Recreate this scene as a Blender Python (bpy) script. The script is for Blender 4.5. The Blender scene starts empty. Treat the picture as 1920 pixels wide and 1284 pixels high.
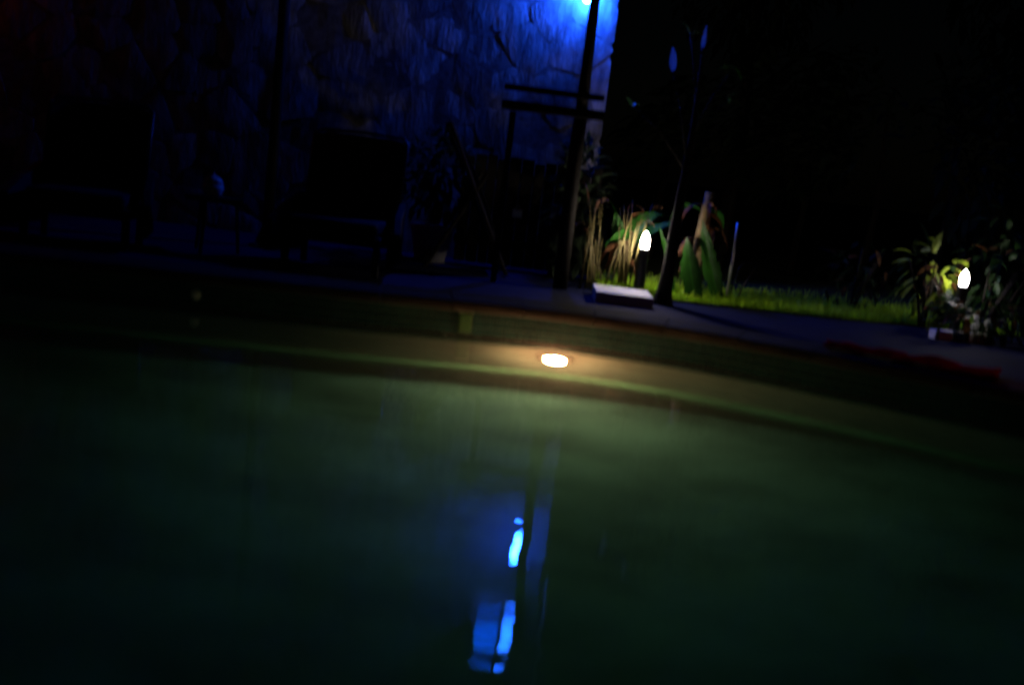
import bpy, bmesh, math, random
from mathutils import Vector, Matrix, noise

scene = bpy.context.scene
R = math.radians
rnd = random.Random(11)

# ------------------------------------------------------------------ camera
cam_data = bpy.data.cameras.new('camera')
cam_data.sensor_width = 36.0
cam_data.lens = 36.0 * 1900.0 / 1920.0
cam_data.clip_start = 0.05
cam_data.clip_end = 500.0
cam_data.dof.use_dof = True
cam_data.dof.focus_distance = 40.0
cam_data.dof.aperture_fstop = 0.75
cam_data.dof.aperture_ratio = 1.8
cam = bpy.data.objects.new('camera', cam_data)
scene.collection.objects.link(cam)
PITCH, ROLL = 0.18207, R(7.0)
cam.matrix_world = (Matrix.Translation((0, 0, 1.14)) @ Matrix.Rotation(math.pi / 2 - PITCH, 4, 'X')
                    @ Matrix.Rotation(ROLL, 4, 'Z'))
scene.camera = cam

# ------------------------------------------------------------------ night sky and moon
world = bpy.data.worlds.new('World')
scene.world = world
world.use_nodes = True
wn = world.node_tree
for n in list(wn.nodes):
    wn.nodes.remove(n)
sky = wn.nodes.new('ShaderNodeTexSky')
sky.sky_type = 'NISHITA'
sky.sun_disc = False
sky.sun_elevation = R(14)
sky.sun_rotation = R(200)
bg = wn.nodes.new('ShaderNodeBackground')
bg.inputs['Strength'].default_value = 0.00009
wo = wn.nodes.new('ShaderNodeOutputWorld')
wn.links.new(sky.outputs['Color'], bg.inputs['Color'])
wn.links.new(bg.outputs['Background'], wo.inputs['Surface'])

sun_data = bpy.data.lights.new('moon', 'SUN')
sun_data.energy = 0.002
sun_data.angle = R(0.5)
sun_data.color = (0.9, 0.93, 1.0)
sun = bpy.data.objects.new('moon', sun_data)
scene.collection.objects.link(sun)
sun.rotation_euler = (R(76), 0, R(-20))

scene.view_settings.view_transform = 'Standard'
scene.view_settings.look = 'None'
scene.view_settings.exposure = 0.0
scene.view_settings.gamma = 1.0
scene.view_settings.use_curve_mapping = False
scene.cycles.max_bounces = 10
scene.cycles.transmission_bounces = 8
scene.cycles.glossy_bounces = 4
scene.cycles.diffuse_bounces = 4
scene.cycles.sample_clamp_indirect = 3.0
scene.cycles.use_denoising = True

BLUE_LAMP = 570.0
GARDEN_LAMP = 215.0
POOL_LAMP = 960.0
RED_LAMP = 9.0
RED_NEAR = 4.5


# ------------------------------------------------------------------ materials
def new_mat(name):
    m = bpy.data.materials.new(name)
    m.use_nodes = True
    nt = m.node_tree
    p = nt.nodes['Principled BSDF']
    return m, nt, p


def surf(name, c1, c2=None, rough=0.7, scale=6.0, bump=0.0, bscale=None, spec=0.3, metal=0.0, vary=0.0,
         detail=6.0, island=False, stretch=(1, 1, 1), bdist=0.02):
    """Noise-mottled surface; vary lightens or darkens each object (or loose piece) at random."""
    m, nt, p = new_mat(name)
    N, L = nt.nodes, nt.links
    p.inputs['Roughness'].default_value = rough
    p.inputs['Specular IOR Level'].default_value = spec
    p.inputs['Metallic'].default_value = metal
    tc = N.new('ShaderNodeTexCoord')
    mp = N.new('ShaderNodeMapping')
    mp.inputs['Scale'].default_value = stretch
    L.new(tc.outputs['Object'], mp.inputs['Vector'])
    no = N.new('ShaderNodeTexNoise')
    no.inputs['Scale'].default_value = scale
    no.inputs['Detail'].default_value = detail
    no.inputs['Roughness'].default_value = 0.62
    L.new(mp.outputs['Vector'], no.inputs['Vector'])
    if c2 is None:
        c2 = tuple(v * 0.6 for v in c1)
    mix = N.new('ShaderNodeMix')
    mix.data_type = 'RGBA'
    mr = N.new('ShaderNodeMapRange')
    mr.inputs['From Min'].default_value = 0.32
    mr.inputs['From Max'].default_value = 0.68
    L.new(no.outputs['Fac'], mr.inputs['Value'])
    L.new(mr.outputs['Result'], mix.inputs['Factor'])
    mix.inputs['A'].default_value = (*c2, 1)
    mix.inputs['B'].default_value = (*c1, 1)
    out = mix.outputs['Result']
    if vary:
        if island:
            oi = N.new('ShaderNodeNewGeometry')
            ro = oi.outputs['Random Per Island']
        else:
            oi = N.new('ShaderNodeObjectInfo')
            ro = oi.outputs['Random']
        vr = N.new('ShaderNodeMapRange')
        vr.inputs['To Min'].default_value = 1.0 - vary
        vr.inputs['To Max'].default_value = 1.0 + vary
        L.new(ro, vr.inputs['Value'])
        hs = N.new('ShaderNodeHueSaturation')
        L.new(out, hs.inputs['Color'])
        L.new(vr.outputs['Result'], hs.inputs['Value'])
        out = hs.outputs['Color']
    L.new(out, p.inputs['Base Color'])
    if bump:
        nb = N.new('ShaderNodeTexNoise')
        nb.inputs['Scale'].default_value = bscale or scale * 3
        nb.inputs['Detail'].default_value = 8.0
        nb.inputs['Roughness'].default_value = 0.6
        L.new(mp.outputs['Vector'], nb.inputs['Vector'])
        b = N.new('ShaderNodeBump')
        b.inputs['Strength'].default_value = bump
        b.inputs['Distance'].default_value = bdist
        L.new(nb.outputs['Fac'], b.inputs['Height'])
        L.new(b.outputs['Normal'], p.inputs['Normal'])
    return m


def leaf_mat(name, c1, c2, rough=0.45, trans=0.35, vary=0.35):
    m = surf(name, c1, c2, rough=rough, scale=9, vary=vary, island=True, spec=0.4)
    nt = m.node_tree
    N, L = nt.nodes, nt.links
    p = N['Principled BSDF']
    o = N['Material Output']
    uv = N.new('ShaderNodeUVMap')
    uv.uv_map = 'leaf'
    sx = N.new('ShaderNodeSeparateXYZ')
    L.new(uv.outputs['UV'], sx.inputs['Vector'])
    ab = N.new('ShaderNodeMath')
    ab.operation = 'ABSOLUTE'
    L.new(sx.outputs['X'], ab.inputs[0])
    su = N.new('ShaderNodeMath')
    su.operation = 'MULTIPLY_ADD'
    su.inputs[1].default_value = -0.55
    L.new(ab.outputs['Value'], su.inputs[0])
    L.new(sx.outputs['Y'], su.inputs[2])
    si = N.new('ShaderNodeMath')
    si.operation = 'SINE'
    mu = N.new('ShaderNodeMath')
    mu.operation = 'MULTIPLY'
    mu.inputs[1].default_value = 34.0
    L.new(su.outputs['Value'], mu.inputs[0])
    L.new(mu.outputs['Value'], si.inputs[0])
    rib = N.new('ShaderNodeMapRange')       # pale midrib, ribbed blade
    rib.inputs['From Min'].default_value = 0.0
    rib.inputs['From Max'].default_value = 0.10
    rib.inputs['To Min'].default_value = 1.0
    rib.inputs['To Max'].default_value = 0.0
    L.new(ab.outputs['Value'], rib.inputs['Value'])
    vn = N.new('ShaderNodeMath')
    vn.operation = 'MULTIPLY_ADD'
    vn.inputs[1].default_value = 0.22
    vn.inputs[2].default_value = 0.85
    L.new(si.outputs['Value'], vn.inputs[0])
    vm = N.new('ShaderNodeMath')
    vm.operation = 'MULTIPLY_ADD'
    vm.inputs[1].default_value = 0.9
    L.new(rib.outputs['Result'], vm.inputs[0])
    L.new(vn.outputs['Value'], vm.inputs[2])
    hv = N.new('ShaderNodeHueSaturation')
    L.new(p.inputs['Base Color'].links[0].from_socket, hv.inputs['Color'])
    L.new(vm.outputs['Value'], hv.inputs['Value'])
    L.new(hv.outputs['Color'], p.inputs['Base Color'])
    bmp = N.new('ShaderNodeBump')
    bmp.inputs['Strength'].default_value = 0.5
    bmp.inputs['Distance'].default_value = 0.004
    L.new(si.outputs['Value'], bmp.inputs['Height'])
    L.new(bmp.outputs['Normal'], p.inputs['Normal'])
    tr = N.new('ShaderNodeBsdfTranslucent')
    src = p.inputs['Base Color'].links[0].from_socket
    L.new(src, tr.inputs['Color'])
    mx = N.new('ShaderNodeMixShader')
    mx.inputs['Fac'].default_value = trans
    L.new(p.outputs['BSDF'], mx.inputs[1])
    L.new(tr.outputs['BSDF'], mx.inputs[2])
    L.new(mx.outputs['Shader'], o.inputs['Surface'])
    return m


def glow(name, col, strength):
    m, nt, p = new_mat(name)
    nt.nodes.remove(p)
    e = nt.nodes.new('ShaderNodeEmission')
    e.inputs['Color'].default_value = (*col, 1)
    e.inputs['Strength'].default_value = strength
    nt.links.new(e.outputs['Emission'], nt.nodes['Material Output'].inputs['Surface'])
    return m


M = {}
M['stone'] = surf('stone', (0.32, 0.31, 0.29), (0.08, 0.075, 0.07), rough=0.9, scale=5.5, bump=0.4, bscale=9,
                  spec=0.12, vary=0.3, stretch=(1.7, 1, 0.6), bdist=0.07)
M['mortar'] = surf('mortar', (0.18, 0.17, 0.16), (0.07, 0.065, 0.06), rough=0.95, scale=14, bump=0.3, spec=0.1)
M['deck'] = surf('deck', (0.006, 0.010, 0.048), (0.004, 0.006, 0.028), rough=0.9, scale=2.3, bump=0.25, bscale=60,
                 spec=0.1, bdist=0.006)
M['ground'] = surf('ground', (0.05, 0.045, 0.035), (0.03, 0.028, 0.02), rough=0.95, scale=1.2, bump=0.4, bscale=9)
M['lawn'] = surf('lawn', (0.035, 0.06, 0.015), (0.03, 0.03, 0.015), rough=0.95, scale=5, bump=0.5, bscale=40)
M['plaster'] = surf('plaster', (0.16, 0.20, 0.165), (0.10, 0.135, 0.11), rough=0.7, scale=1.6, bump=0.15, bscale=30)
M['ledge'] = surf('ledge', (0.15, 0.34, 0.20), (0.10, 0.25, 0.15), rough=0.6, scale=4, bump=0.1, bscale=30)
M['floor'] = surf('floor', (0.20, 0.30, 0.27), (0.06, 0.10, 0.09), rough=0.7, scale=1.5, bump=0.2, bscale=22,
                  stretch=(0.8, 1.5, 1))
M['tile'] = surf('tile', (0.010, 0.048, 0.044), (0.005, 0.028, 0.026), rough=0.25, scale=3, spec=0.5, vary=0.3, island=True)
M['tile_dark'] = surf('tile_dark', (0.012, 0.015, 0.016), (0.008, 0.01, 0.011), rough=0.25, scale=3, spec=0.5, vary=0.4,
                      island=True)
M['coping'] = surf('coping', (0.022, 0.020, 0.018), (0.012, 0.011, 0.010), spec=0.1, rough=0.9, scale=8, bump=0.35, bscale=45, vary=0.18,
                   bdist=0.006)
M['pale_stone'] = surf('pale_stone', (0.78, 0.77, 0.73), (0.62, 0.61, 0.58), rough=0.7, scale=11, bump=0.25, bscale=60,
                       bdist=0.004)
M['dark_wood'] = surf('dark_wood', (0.016, 0.013, 0.011), (0.008, 0.007, 0.006), spec=0.06, rough=0.75, scale=7, bump=0.3, bscale=20,
                      stretch=(6, 6, 0.7), vary=0.2)
M['pale_wood'] = surf('pale_wood', (0.62, 0.60, 0.55), (0.42, 0.40, 0.36), rough=0.65, scale=5, bump=0.3, bscale=20,
                      stretch=(5, 0.6, 5), vary=0.2)
M['wicker'] = surf('wicker', (0.016, 0.014, 0.017), (0.009, 0.008, 0.010), spec=0.15, rough=0.7, scale=40, bump=0.6, bscale=70)
M['cushion'] = surf('cushion', (0.02, 0.02, 0.03), (0.014, 0.014, 0.022), spec=0.1, rough=0.95, scale=30, bump=0.3, bscale=120)
M['bark'] = surf('bark', (0.024, 0.02, 0.016), (0.012, 0.01, 0.008), rough=0.95, spec=0.1, scale=9, bump=0.8, bscale=22,
                 stretch=(3, 3, 0.6))
M['tan_stem'] = surf('tan_stem', (0.22, 0.16, 0.07), (0.09, 0.065, 0.03), rough=0.7, scale=14, stretch=(4, 4, 0.8), bump=0.4,
                     vary=0.3)
M['cane'] = surf('cane', (0.15, 0.125, 0.04), (0.07, 0.055, 0.02), rough=0.6, scale=16, stretch=(3, 3, 0.6), vary=0.35)
M['big_leaf'] = leaf_mat('big_leaf', (0.022, 0.11, 0.006), (0.012, 0.065, 0.005))
M['glint_leaf'] = leaf_mat('glint_leaf', (0.50, 0.55, 0.60), (0.38, 0.44, 0.48))  # pale copy for the tip leaves, paints in their blue highlights
M['dry_leaf'] = leaf_mat('dry_leaf', (0.13, 0.05, 0.014), (0.06, 0.025, 0.01))
M['yellow_leaf'] = leaf_mat('yellow_leaf', (0.32, 0.38, 0.03), (0.16, 0.26, 0.02))
M['shrub_leaf'] = leaf_mat('shrub_leaf', (0.022, 0.055, 0.012), (0.010, 0.03, 0.007))
M['hedge_leaf'] = leaf_mat('hedge_leaf', (0.022, 0.045, 0.014), (0.012, 0.024, 0.008), rough=0.7)
M['blade'] = leaf_mat('blade', (0.26, 0.42, 0.015), (0.18, 0.34, 0.012), trans=0.3)
M['petal'] = leaf_mat('petal', (0.55, 0.03, 0.03), (0.4, 0.02, 0.02))
M['red_light_paint'] = surf('red_light_paint', (0.45, 0.004, 0.005), (0.28, 0.003, 0.003), spec=0.0, rough=1.0, scale=20, bump=0.3, bscale=140)  # red light on the deck put into a cloth colour
M['black_metal'] = surf('black_metal', (0.02, 0.02, 0.022), (0.012, 0.012, 0.013), rough=0.4, scale=20, metal=0.0)
M['steel'] = surf('steel', (0.62, 0.62, 0.62), (0.45, 0.45, 0.45), rough=0.3, scale=30, metal=0.85)
M['pale_plastic'] = surf('pale_plastic', (0.62, 0.64, 0.58), (0.5, 0.52, 0.46), rough=0.4, scale=10)
M['green_glint'] = surf('green_glint', (0.055, 0.16, 0.06), (0.04, 0.12, 0.045), rough=0.35, scale=10)
M['clay'] = surf('clay', (0.40, 0.39, 0.40), (0.28, 0.27, 0.28), rough=0.55, scale=10, bump=0.2)
M['bulb_blue'] = glow('bulb_blue', (0.008, 0.075, 1.0), BLUE_LAMP)
M['bulb_white'] = glow('bulb_white', (1.0, 0.86, 0.72), GARDEN_LAMP)
M['bulb_cool'] = glow('bulb_cool', (1.0, 0.93, 0.90), GARDEN_LAMP * 0.36)
M['bulb_pool'] = glow('bulb_pool', (1.0, 0.34, 0.14), POOL_LAMP)
M['bulb_red'] = glow('bulb_red', (1.0, 0.05, 0.015), RED_LAMP)
M['bulb_red_near'] = glow('bulb_red_near', (1.0, 0.04, 0.02), RED_NEAR)
M['pane_bright'] = glow('pane_bright', (0.010, 0.12, 1.0), 60.0)
M['pane_dim'] = glow('pane_dim', (0.0, 0.10, 1.0), 9.0)

# water: real refraction with a long low ripple, dissolved colour in the body
m, nt, p = new_mat('water')
N, L = nt.nodes, nt.links
p.inputs['Base Color'].default_value = (1, 1, 1, 1)
p.inputs['Transmission Weight'].default_value = 1.0
p.inputs['IOR'].default_value = 1.333
p.inputs['Roughness'].default_value = 0.0
tc = N.new('ShaderNodeTexCoord')
mp = N.new('ShaderNodeMapping')
mp.inputs['Scale'].default_value = (0.8, 1.7, 1)
L.new(tc.outputs['Object'], mp.inputs['Vector'])
n1 = N.new('ShaderNodeTexNoise')
n1.inputs['Scale'].default_value = 2.0
n1.inputs['Detail'].default_value = 2.5
n1.inputs['Roughness'].default_value = 0.45
L.new(mp.outputs['Vector'], n1.inputs['Vector'])
bp = N.new('ShaderNodeBump')
bp.inputs['Strength'].default_value = 1.0
bp.inputs['Distance'].default_value = 0.0032
n2 = N.new('ShaderNodeTexNoise')
n2.inputs['Scale'].default_value = 7.5
n2.inputs['Detail'].default_value = 2.0
L.new(mp.outputs['Vector'], n2.inputs['Vector'])
nm = N.new('ShaderNodeMath')
nm.operation = 'MULTIPLY_ADD'
nm.inputs[1].default_value = 0.19
L.new(n2.outputs['Fac'], nm.inputs[0])
L.new(n1.outputs['Fac'], nm.inputs[2])
L.new(nm.outputs['Value'], bp.inputs['Height'])
L.new(bp.outputs['Normal'], p.inputs['Normal'])
va = N.new('ShaderNodeVolumeAbsorption')
va.inputs['Color'].default_value = (0.19, 0.70, 0.75, 1)
va.inputs['Density'].default_value = 0.9
vs = N.new('ShaderNodeVolumeScatter')
vs.inputs['Color'].default_value = (0.9, 0.95, 0.9, 1)
vs.inputs['Density'].default_value = 0.06
vs.inputs['Anisotropy'].default_value = 0.5
ad = N.new('ShaderNodeAddShader')
L.new(va.outputs['Volume'], ad.inputs[0])
L.new(vs.outputs['Volume'], ad.inputs[1])
L.new(ad.outputs['Shader'], N['Material Output'].inputs['Volume'])
M['water'] = m


# ------------------------------------------------------------------ object helpers
def link(o):
    scene.collection.objects.link(o)
    return o


def tag(o, label=None, cat=None, group=None, kind=None):
    for k, v in (('label', label), ('category', cat), ('group', group), ('kind', kind)):
        if v:
            o[k] = v
    return o


def thing(name, loc, label, cat, group=None, rz=0.0):
    o = link(bpy.data.objects.new(name, None))
    o.empty_display_size = 0.1
    o.location = loc
    o.rotation_euler = (0, 0, rz)
    if SCALE_UP.get(name):
        o.scale = (SCALE_UP[name],) * 3
    return tag(o, label, cat, group)


# sizes read off the photograph against the raised pool rim
SCALE_UP = dict.fromkeys(('bar_rack', 'lamp_post', 'wicker_armchair', 'side_table', 'round_pot', 'garden_lamp', 'slender_tree',
                          'cane_clump', 'banana_plant', 'deck_chair', 'yellow_shrub', 'dark_shrub', 'tall_shrub', 'brown_shrub', 'red_flower'), 1.13)


class MB:
    """Collects shapes for one mesh object."""

    def __init__(s):
        s.v, s.f, s.mi, s.uv = [], [], [], {}

    def add(s, verts, faces, mi=0):
        k = len(s.v)
        s.v += [tuple(v) for v in verts]
        s.f += [tuple(i + k for i in f) for f in faces]
        s.mi += [mi] * len(faces)
        return s

    def box(s, a, b, mi=0, bevel=0.0, M4=None):
        x0, y0, z0 = a
        x1, y1, z1 = b
        bm = bmesh.new()
        bmesh.ops.create_cube(bm, size=1.0)
        for v in bm.verts:
            v.co = Vector(((x0 + x1) / 2 + v.co.x * (x1 - x0), (y0 + y1) / 2 + v.co.y * (y1 - y0),
                           (z0 + z1) / 2 + v.co.z * (z1 - z0)))
        if bevel:
            bmesh.ops.bevel(bm, geom=list(bm.edges), offset=bevel, segments=2, affect='EDGES', profile=0.6)
        bm.verts.index_update()
        vs = [M4 @ v.co if M4 else v.co.copy() for v in bm.verts]
        s.add(vs, [[v.index for v in f.verts] for f in bm.faces], mi)
        bm.free()
        return s

    def tube(s, pts, radii, seg=8, mi=0, cap=True):
        pts = [Vector(q) for q in pts]
        if not hasattr(radii, '__len__'):
            radii = [radii] * len(pts)
        vs, fs = [], []
        u = None
        for i, q in enumerate(pts):
            t = (pts[min(i + 1, len(pts) - 1)] - pts[max(i - 1, 0)]).normalized()
            if u is None:
                u = t.cross(Vector((0.31, 0.95, 0.1))).normalized()
            u = (u - t * u.dot(t)).normalized()
            w = t.cross(u)
            for k in range(seg):
                a = 2 * math.pi * k / seg
                vs.append(q + (u * math.cos(a) + w * math.sin(a)) * radii[i])
        for i in range(len(pts) - 1):
            for k in range(seg):
                fs.append((i * seg + k, i * seg + (k + 1) % seg, (i + 1) * seg + (k + 1) % seg, (i + 1) * seg + k))
        if cap:
            fs.append(tuple(range(seg))[::-1])
            fs.append(tuple((len(pts) - 1) * seg + k for k in range(seg)))
        return s.add(vs, fs, mi)

    def lathe(s, prof, seg=20, c=(0, 0, 0), M4=None, mi=0):
        vs, fs = [], []
        for r, z in prof:
            for k in range(seg):
                a = 2 * math.pi * k / seg
                q = Vector((c[0] + r * math.cos(a), c[1] + r * math.sin(a), c[2] + z))
                vs.append(M4 @ q if M4 else q)
        for i in range(len(prof) - 1):
            for k in range(seg):
                fs.append((i * seg + k, i * seg + (k + 1) % seg, (i + 1) * seg + (k + 1) % seg, (i + 1) * seg + k))
        fs.append(tuple(range(seg))[::-1])
        fs.append(tuple((len(prof) - 1) * seg + k for k in range(seg)))
        return s.add(vs, fs, mi)

    def leaf(s, base, dirv, length, width, droop=0.4, fold=0.25, n=7, mi=0, roll=0.0, torn=0.0):
        """A blade that arches from base along dirv, with a midrib fold and a tapered outline."""
        d = Vector(dirv).normalized()
        side = d.cross(Vector((0, 0, 1)))
        if side.length < 1e-3:
            side = Vector((1, 0, 0))
        side.normalize()
        side.rotate(Matrix.Rotation(roll, 3, d))
        q = Vector(base)
        vs, fs = [], []
        for i in range(n + 1):
            t = i / n
            w = width * (math.sin(math.pi * (0.06 + 0.94 * t) ** 0.75) ** 0.8) * 0.5 if t < 1 else 0.0
            w = max(w, width * 0.03)
            if torn:
                w *= 1.0 - torn * rnd.random() ** 2
            k0 = len(s.v) + len(vs)
            s.uv[k0], s.uv[k0 + 1], s.uv[k0 + 2] = (-1.0, t * length / width), (0.0, t * length / width), (1.0, t * length / width)
            up = side.cross(d).normalized()
            vs += [q - side * w + up * w * fold, q.copy(), q + side * w + up * w * fold]
            if i < n:
                b = 3 * i
                fs += [(b, b + 1, b + 4, b + 3), (b + 1, b + 2, b + 5, b + 4)]
            d = (d + Vector((0, 0, -1)) * droop / n * (0.5 + 1.2 * t)).normalized()
            q = q + d * (length / n)
        return s.add(vs, fs, mi)

    def build(s, name, mats, parent=None, smooth=False, loc=None):
        me = bpy.data.meshes.new(name)
        me.from_pydata(s.v, [], s.f)
        if not isinstance(mats, (list, tuple)):
            mats = [mats]
        for mm in mats:
            me.materials.append(mm)
        if len(mats) > 1:
            me.polygons.foreach_set('material_index', s.mi)
        if smooth:
            me.polygons.foreach_set('use_smooth', [True] * len(me.polygons))
        if s.uv:
            lay = me.uv_layers.new(name='leaf')
            for lp in me.loops:
                lay.data[lp.index].uv = s.uv.get(lp.vertex_index, (0.0, 0.0))
        me.update()
        o = link(bpy.data.objects.new(name, me))
        if parent:
            o.parent = parent
        if loc:
            o.location = loc
        return o


def copy_tree(o, parent=None):
    c = o.copy()
    link(c)
    c.parent = parent
    for ch in list(o.children):
        copy_tree(ch, c)
    return c


# ------------------------------------------------------------------ pool outline
DECK, WATER_FLOOR = 0.10, -1.18
ctrl = [(-3.05, 5.90), (-1.85, 6.03), (-1.0, 6.12), (-0.3, 6.22), (0.35, 6.28), (1.0, 6.20), (1.75, 5.92), (2.8, 5.38),
        (4.0, 4.6), (4.9, 3.4), (4.9, 2.0), (3.8, 1.05), (1.5, 0.78), (-2.0, 0.78), (-5.0, 0.85), (-6.4, 1.6),
        (-6.9, 3.2), (-6.3, 4.9), (-5.1, 5.55), (-4.1, 5.76)]


def catmull(P, per):
    out = []
    n = len(P)
    for i in range(n):
        a, b, c, d = (Vector(P[(i + k - 1) % n]) for k in range(4))
        for k in range(per):
            t = k / per
            out.append(0.5 * ((2 * b) + (c - a) * t + (2 * a - 5 * b + 4 * c - d) * t * t + (3 * b - a - 3 * c + d) * t ** 3))
    return out


raw = catmull(ctrl, 40)
acc = [0.0]
for i in range(len(raw)):
    acc.append(acc[-1] + (raw[(i + 1) % len(raw)] - raw[i]).length)
PERIM = acc[-1]


def at_len(s):
    s %= PERIM
    lo, hi = 0, len(raw)
    while hi - lo > 1:
        mid = (lo + hi) // 2
        if acc[mid] <= s:
            lo = mid
        else:
            hi = mid
    t = (s - acc[lo]) / (acc[lo + 1] - acc[lo])
    a, b = raw[lo], raw[(lo + 1) % len(raw)]
    return a.lerp(b, t)


def outer_normal(s):
    t = at_len(s + 0.12) - at_len(s - 0.12)
    t.normalize()
    n = Vector((-t.y, t.x))          # the control points run clockwise seen from above
    return n


def off(s, d):
    q = at_len(s)
    return q + outer_normal(s) * d


NP = 260
SL = [PERIM * i / NP for i in range(NP)]


def ring(d):
    return [off(s, d) for s in SL]


def radial_sheet(name, inner, outer, zi, zo, mat):
    b = MB()
    vs = [(q.x, q.y, zi) for q in inner] + [(q.x, q.y, zo) for q in outer]
    n = len(inner)
    b.add(vs, [(i, n + i, n + (i + 1) % n, (i + 1) % n) for i in range(n)])
    return tag(b.build(name, mat), kind='structure')


def to_box(inner, x0, x1, y0, y1, c=Vector((-0.8, 3.3))):
    out = []
    for q in inner:
        d = q - c
        t = min((x1 - c.x) / d.x if d.x > 1e-6 else 1e9, (x0 - c.x) / d.x if d.x < -1e-6 else 1e9,
                (y1 - c.y) / d.y if d.y > 1e-6 else 1e9, (y0 - c.y) / d.y if d.y < -1e-6 else 1e9)
        out.append(c + d * t)
    return out


# deck and ground
deck_in = ring(0.33)
deck_out = to_box(deck_in, -9.0, 8.0, -3.0, 9.75)
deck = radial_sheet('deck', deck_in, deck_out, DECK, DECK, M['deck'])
far_out = to_box(deck_in, -80, 80, -60, 120)
radial_sheet('ground', deck_out, far_out, DECK - 0.006, DECK - 0.006, M['ground'])

# basin
b = MB()
inn, outr = ring(0.0), ring(0.26)
n = NP
vs = ([(q.x, q.y, WATER_FLOOR - 0.1) for q in inn] + [(q.x, q.y, 0.158) for q in inn] +
      [(q.x, q.y, 0.158) for q in outr] + [(q.x, q.y, WATER_FLOOR - 0.1) for q in outr])
fs = []
for i in range(n):
    j = (i + 1) % n
    for k in range(3):
        fs.append((k * n + i, (k + 1) * n + i, (k + 1) * n + j, k * n + j))
b.add(vs, fs)
pool_wall = tag(b.build('pool_wall', M['plaster']), kind='structure')

b = MB()
fl = ring(0.05)
b.add([(q.x, q.y, WATER_FLOOR) for q in fl] + [(-0.8, 3.3, WATER_FLOOR)], [(i, (i + 1) % n, n) for i in range(n)])
tag(b.build('pool_floor', M['floor']), kind='structure')

# band of small mosaic tiles along the wall, over and under the waterline: too small to pick apart
S0 = 0.0
TILE = 0.021
TALL = 0.05
band = MB()
rows = [(-0.19 + TALL * k) for k in range(7)]
cols = int(PERIM / TILE)
for c in range(cols):
    sa, sb = c * TILE + 0.0015, (c + 1) * TILE - 0.0015
    qm = at_len(sa)
    if qm.y < 4.3 or qm.x < -6.2:
        continue
    pa, pb = off(sa, -0.004), off(sb, -0.004)
    for z in rows:
        dark = -0.10 < z < 0.0
        dj = rnd.uniform(-0.0012, 0.0012)
        nrm = outer_normal(sa) * dj
        band.add([(pa.x + nrm.x, pa.y + nrm.y, z + 0.0015), (pb.x + nrm.x, pb.y + nrm.y, z + 0.0015),
                  (pb.x - nrm.x, pb.y - nrm.y, z + TALL - 0.0015), (pa.x - nrm.x, pa.y - nrm.y, z + TALL - 0.0015)],
                 [(0, 1, 2, 3)], 1 if dark else 0)
tag(band.build('mosaic_tiles', [M['tile'], M['tile_dark']], pool_wall), kind='stuff')

# coping stones round the rim
NC = 66
for i in range(NC):
    s0, s1 = PERIM * i / NC + 0.003, PERIM * (i + 1) / NC - 0.003
    ss = [s0 + (s1 - s0) * k / 3 for k in range(4)]
    dz = rnd.uniform(-0.002, 0.002)
    prof = [(-0.050, 0.164), (-0.057, 0.174), (-0.057, 0.212), (-0.045, 0.226 + dz), (0.326, 0.226 + dz), (0.326, 0.02), (0.265, 0.02), (0.265, 0.164)]
    vs = []
    for s in ss:
        for d, z in prof:
            q = off(s, d)
            vs.append((q.x, q.y, z))
    k = len(prof)
    fs = [(a * k + c, a * k + (c + 1) % k, (a + 1) * k + (c + 1) % k, (a + 1) * k + c) for a in range(3) for c in range(k)]
    fs += [tuple(range(k))[::-1], tuple(3 * k + c for c in range(k))]
    MB().add(vs, fs).build('coping_stone', M['coping'], pool_wall)

b = MB()
r0, r1 = ring(-0.048), ring(0.0)
b.add([(q.x, q.y, 0.159) for q in r0] + [(q.x, q.y, 0.159) for q in r1] + [(q.x, q.y, 0.1635) for q in r0] + [(q.x, q.y, 0.1635) for q in r1],
      [(i, n + i, n + (i + 1) % n, (i + 1) % n) for i in range(n)] +
      [(i, (i + 1) % n, 2 * n + (i + 1) % n, 2 * n + i) for i in range(n)])
b.build('coping_bed', M['plaster'], pool_wall)

# narrow pale ledge running round the basin under water
b = MB()
r0, r1 = ring(-0.09), ring(0.01)
b.add([(q.x, q.y, -0.80) for q in r1] + [(q.x, q.y, -0.805) for q in r0] + [(q.x, q.y, -0.89) for q in r0] + [(q.x, q.y, -0.89) for q in r1],
      [(k * n + i, k * n + (i + 1) % n, (k + 1) * n + (i + 1) % n, (k + 1) * n + i) for i in range(n) for k in range(3)])
b.build('ledge', M['ledge'], pool_wall)

# water body (closed, so that its colour deepens with distance)
b = MB()
wr = ring(0.03)
wv = [(q.x, q.y, 0.0) for q in wr] + [(q.x, q.y, WATER_FLOOR - 0.05) for q in wr]
b.add(wv, [tuple(range(n))[::-1], tuple(range(n, 2 * n))] + [(i, (i + 1) % n, n + (i + 1) % n, n + i) for i in range(n)])
water = tag(b.build('water', M['water']), kind='structure')
bm = bmesh.new()
bm.from_mesh(water.data)
bmesh.ops.recalc_face_normals(bm, faces=bm.faces)
bm.to_mesh(water.data)
bm.free()


# ------------------------------------------------------------------ lawn
lawn_front = [(0.64, 8.0), (1.28, 8.40), (1.84, 8.48), (2.3, 8.5), (2.88, 8.6), (3.48, 8.75), (4.2, 8.85), (6.0, 9.2), (7.98, 9.5)]
b = MB()
k = len(lawn_front)
vs = [(x, y, DECK + 0.012) for x, y in lawn_front] + [(x, 16.0, DECK + 0.012) for x, y in lawn_front]
vs += [(x, y, DECK - 0.02) for x, y in lawn_front]
b.add(vs, [(i, i + 1, k + i + 1, k + i) for i in range(k - 1)] + [(i, 2 * k + i, 2 * k + i + 1, i + 1) for i in range(k - 1)])
tag(b.build('lawn', M['lawn']), kind='structure')


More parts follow.
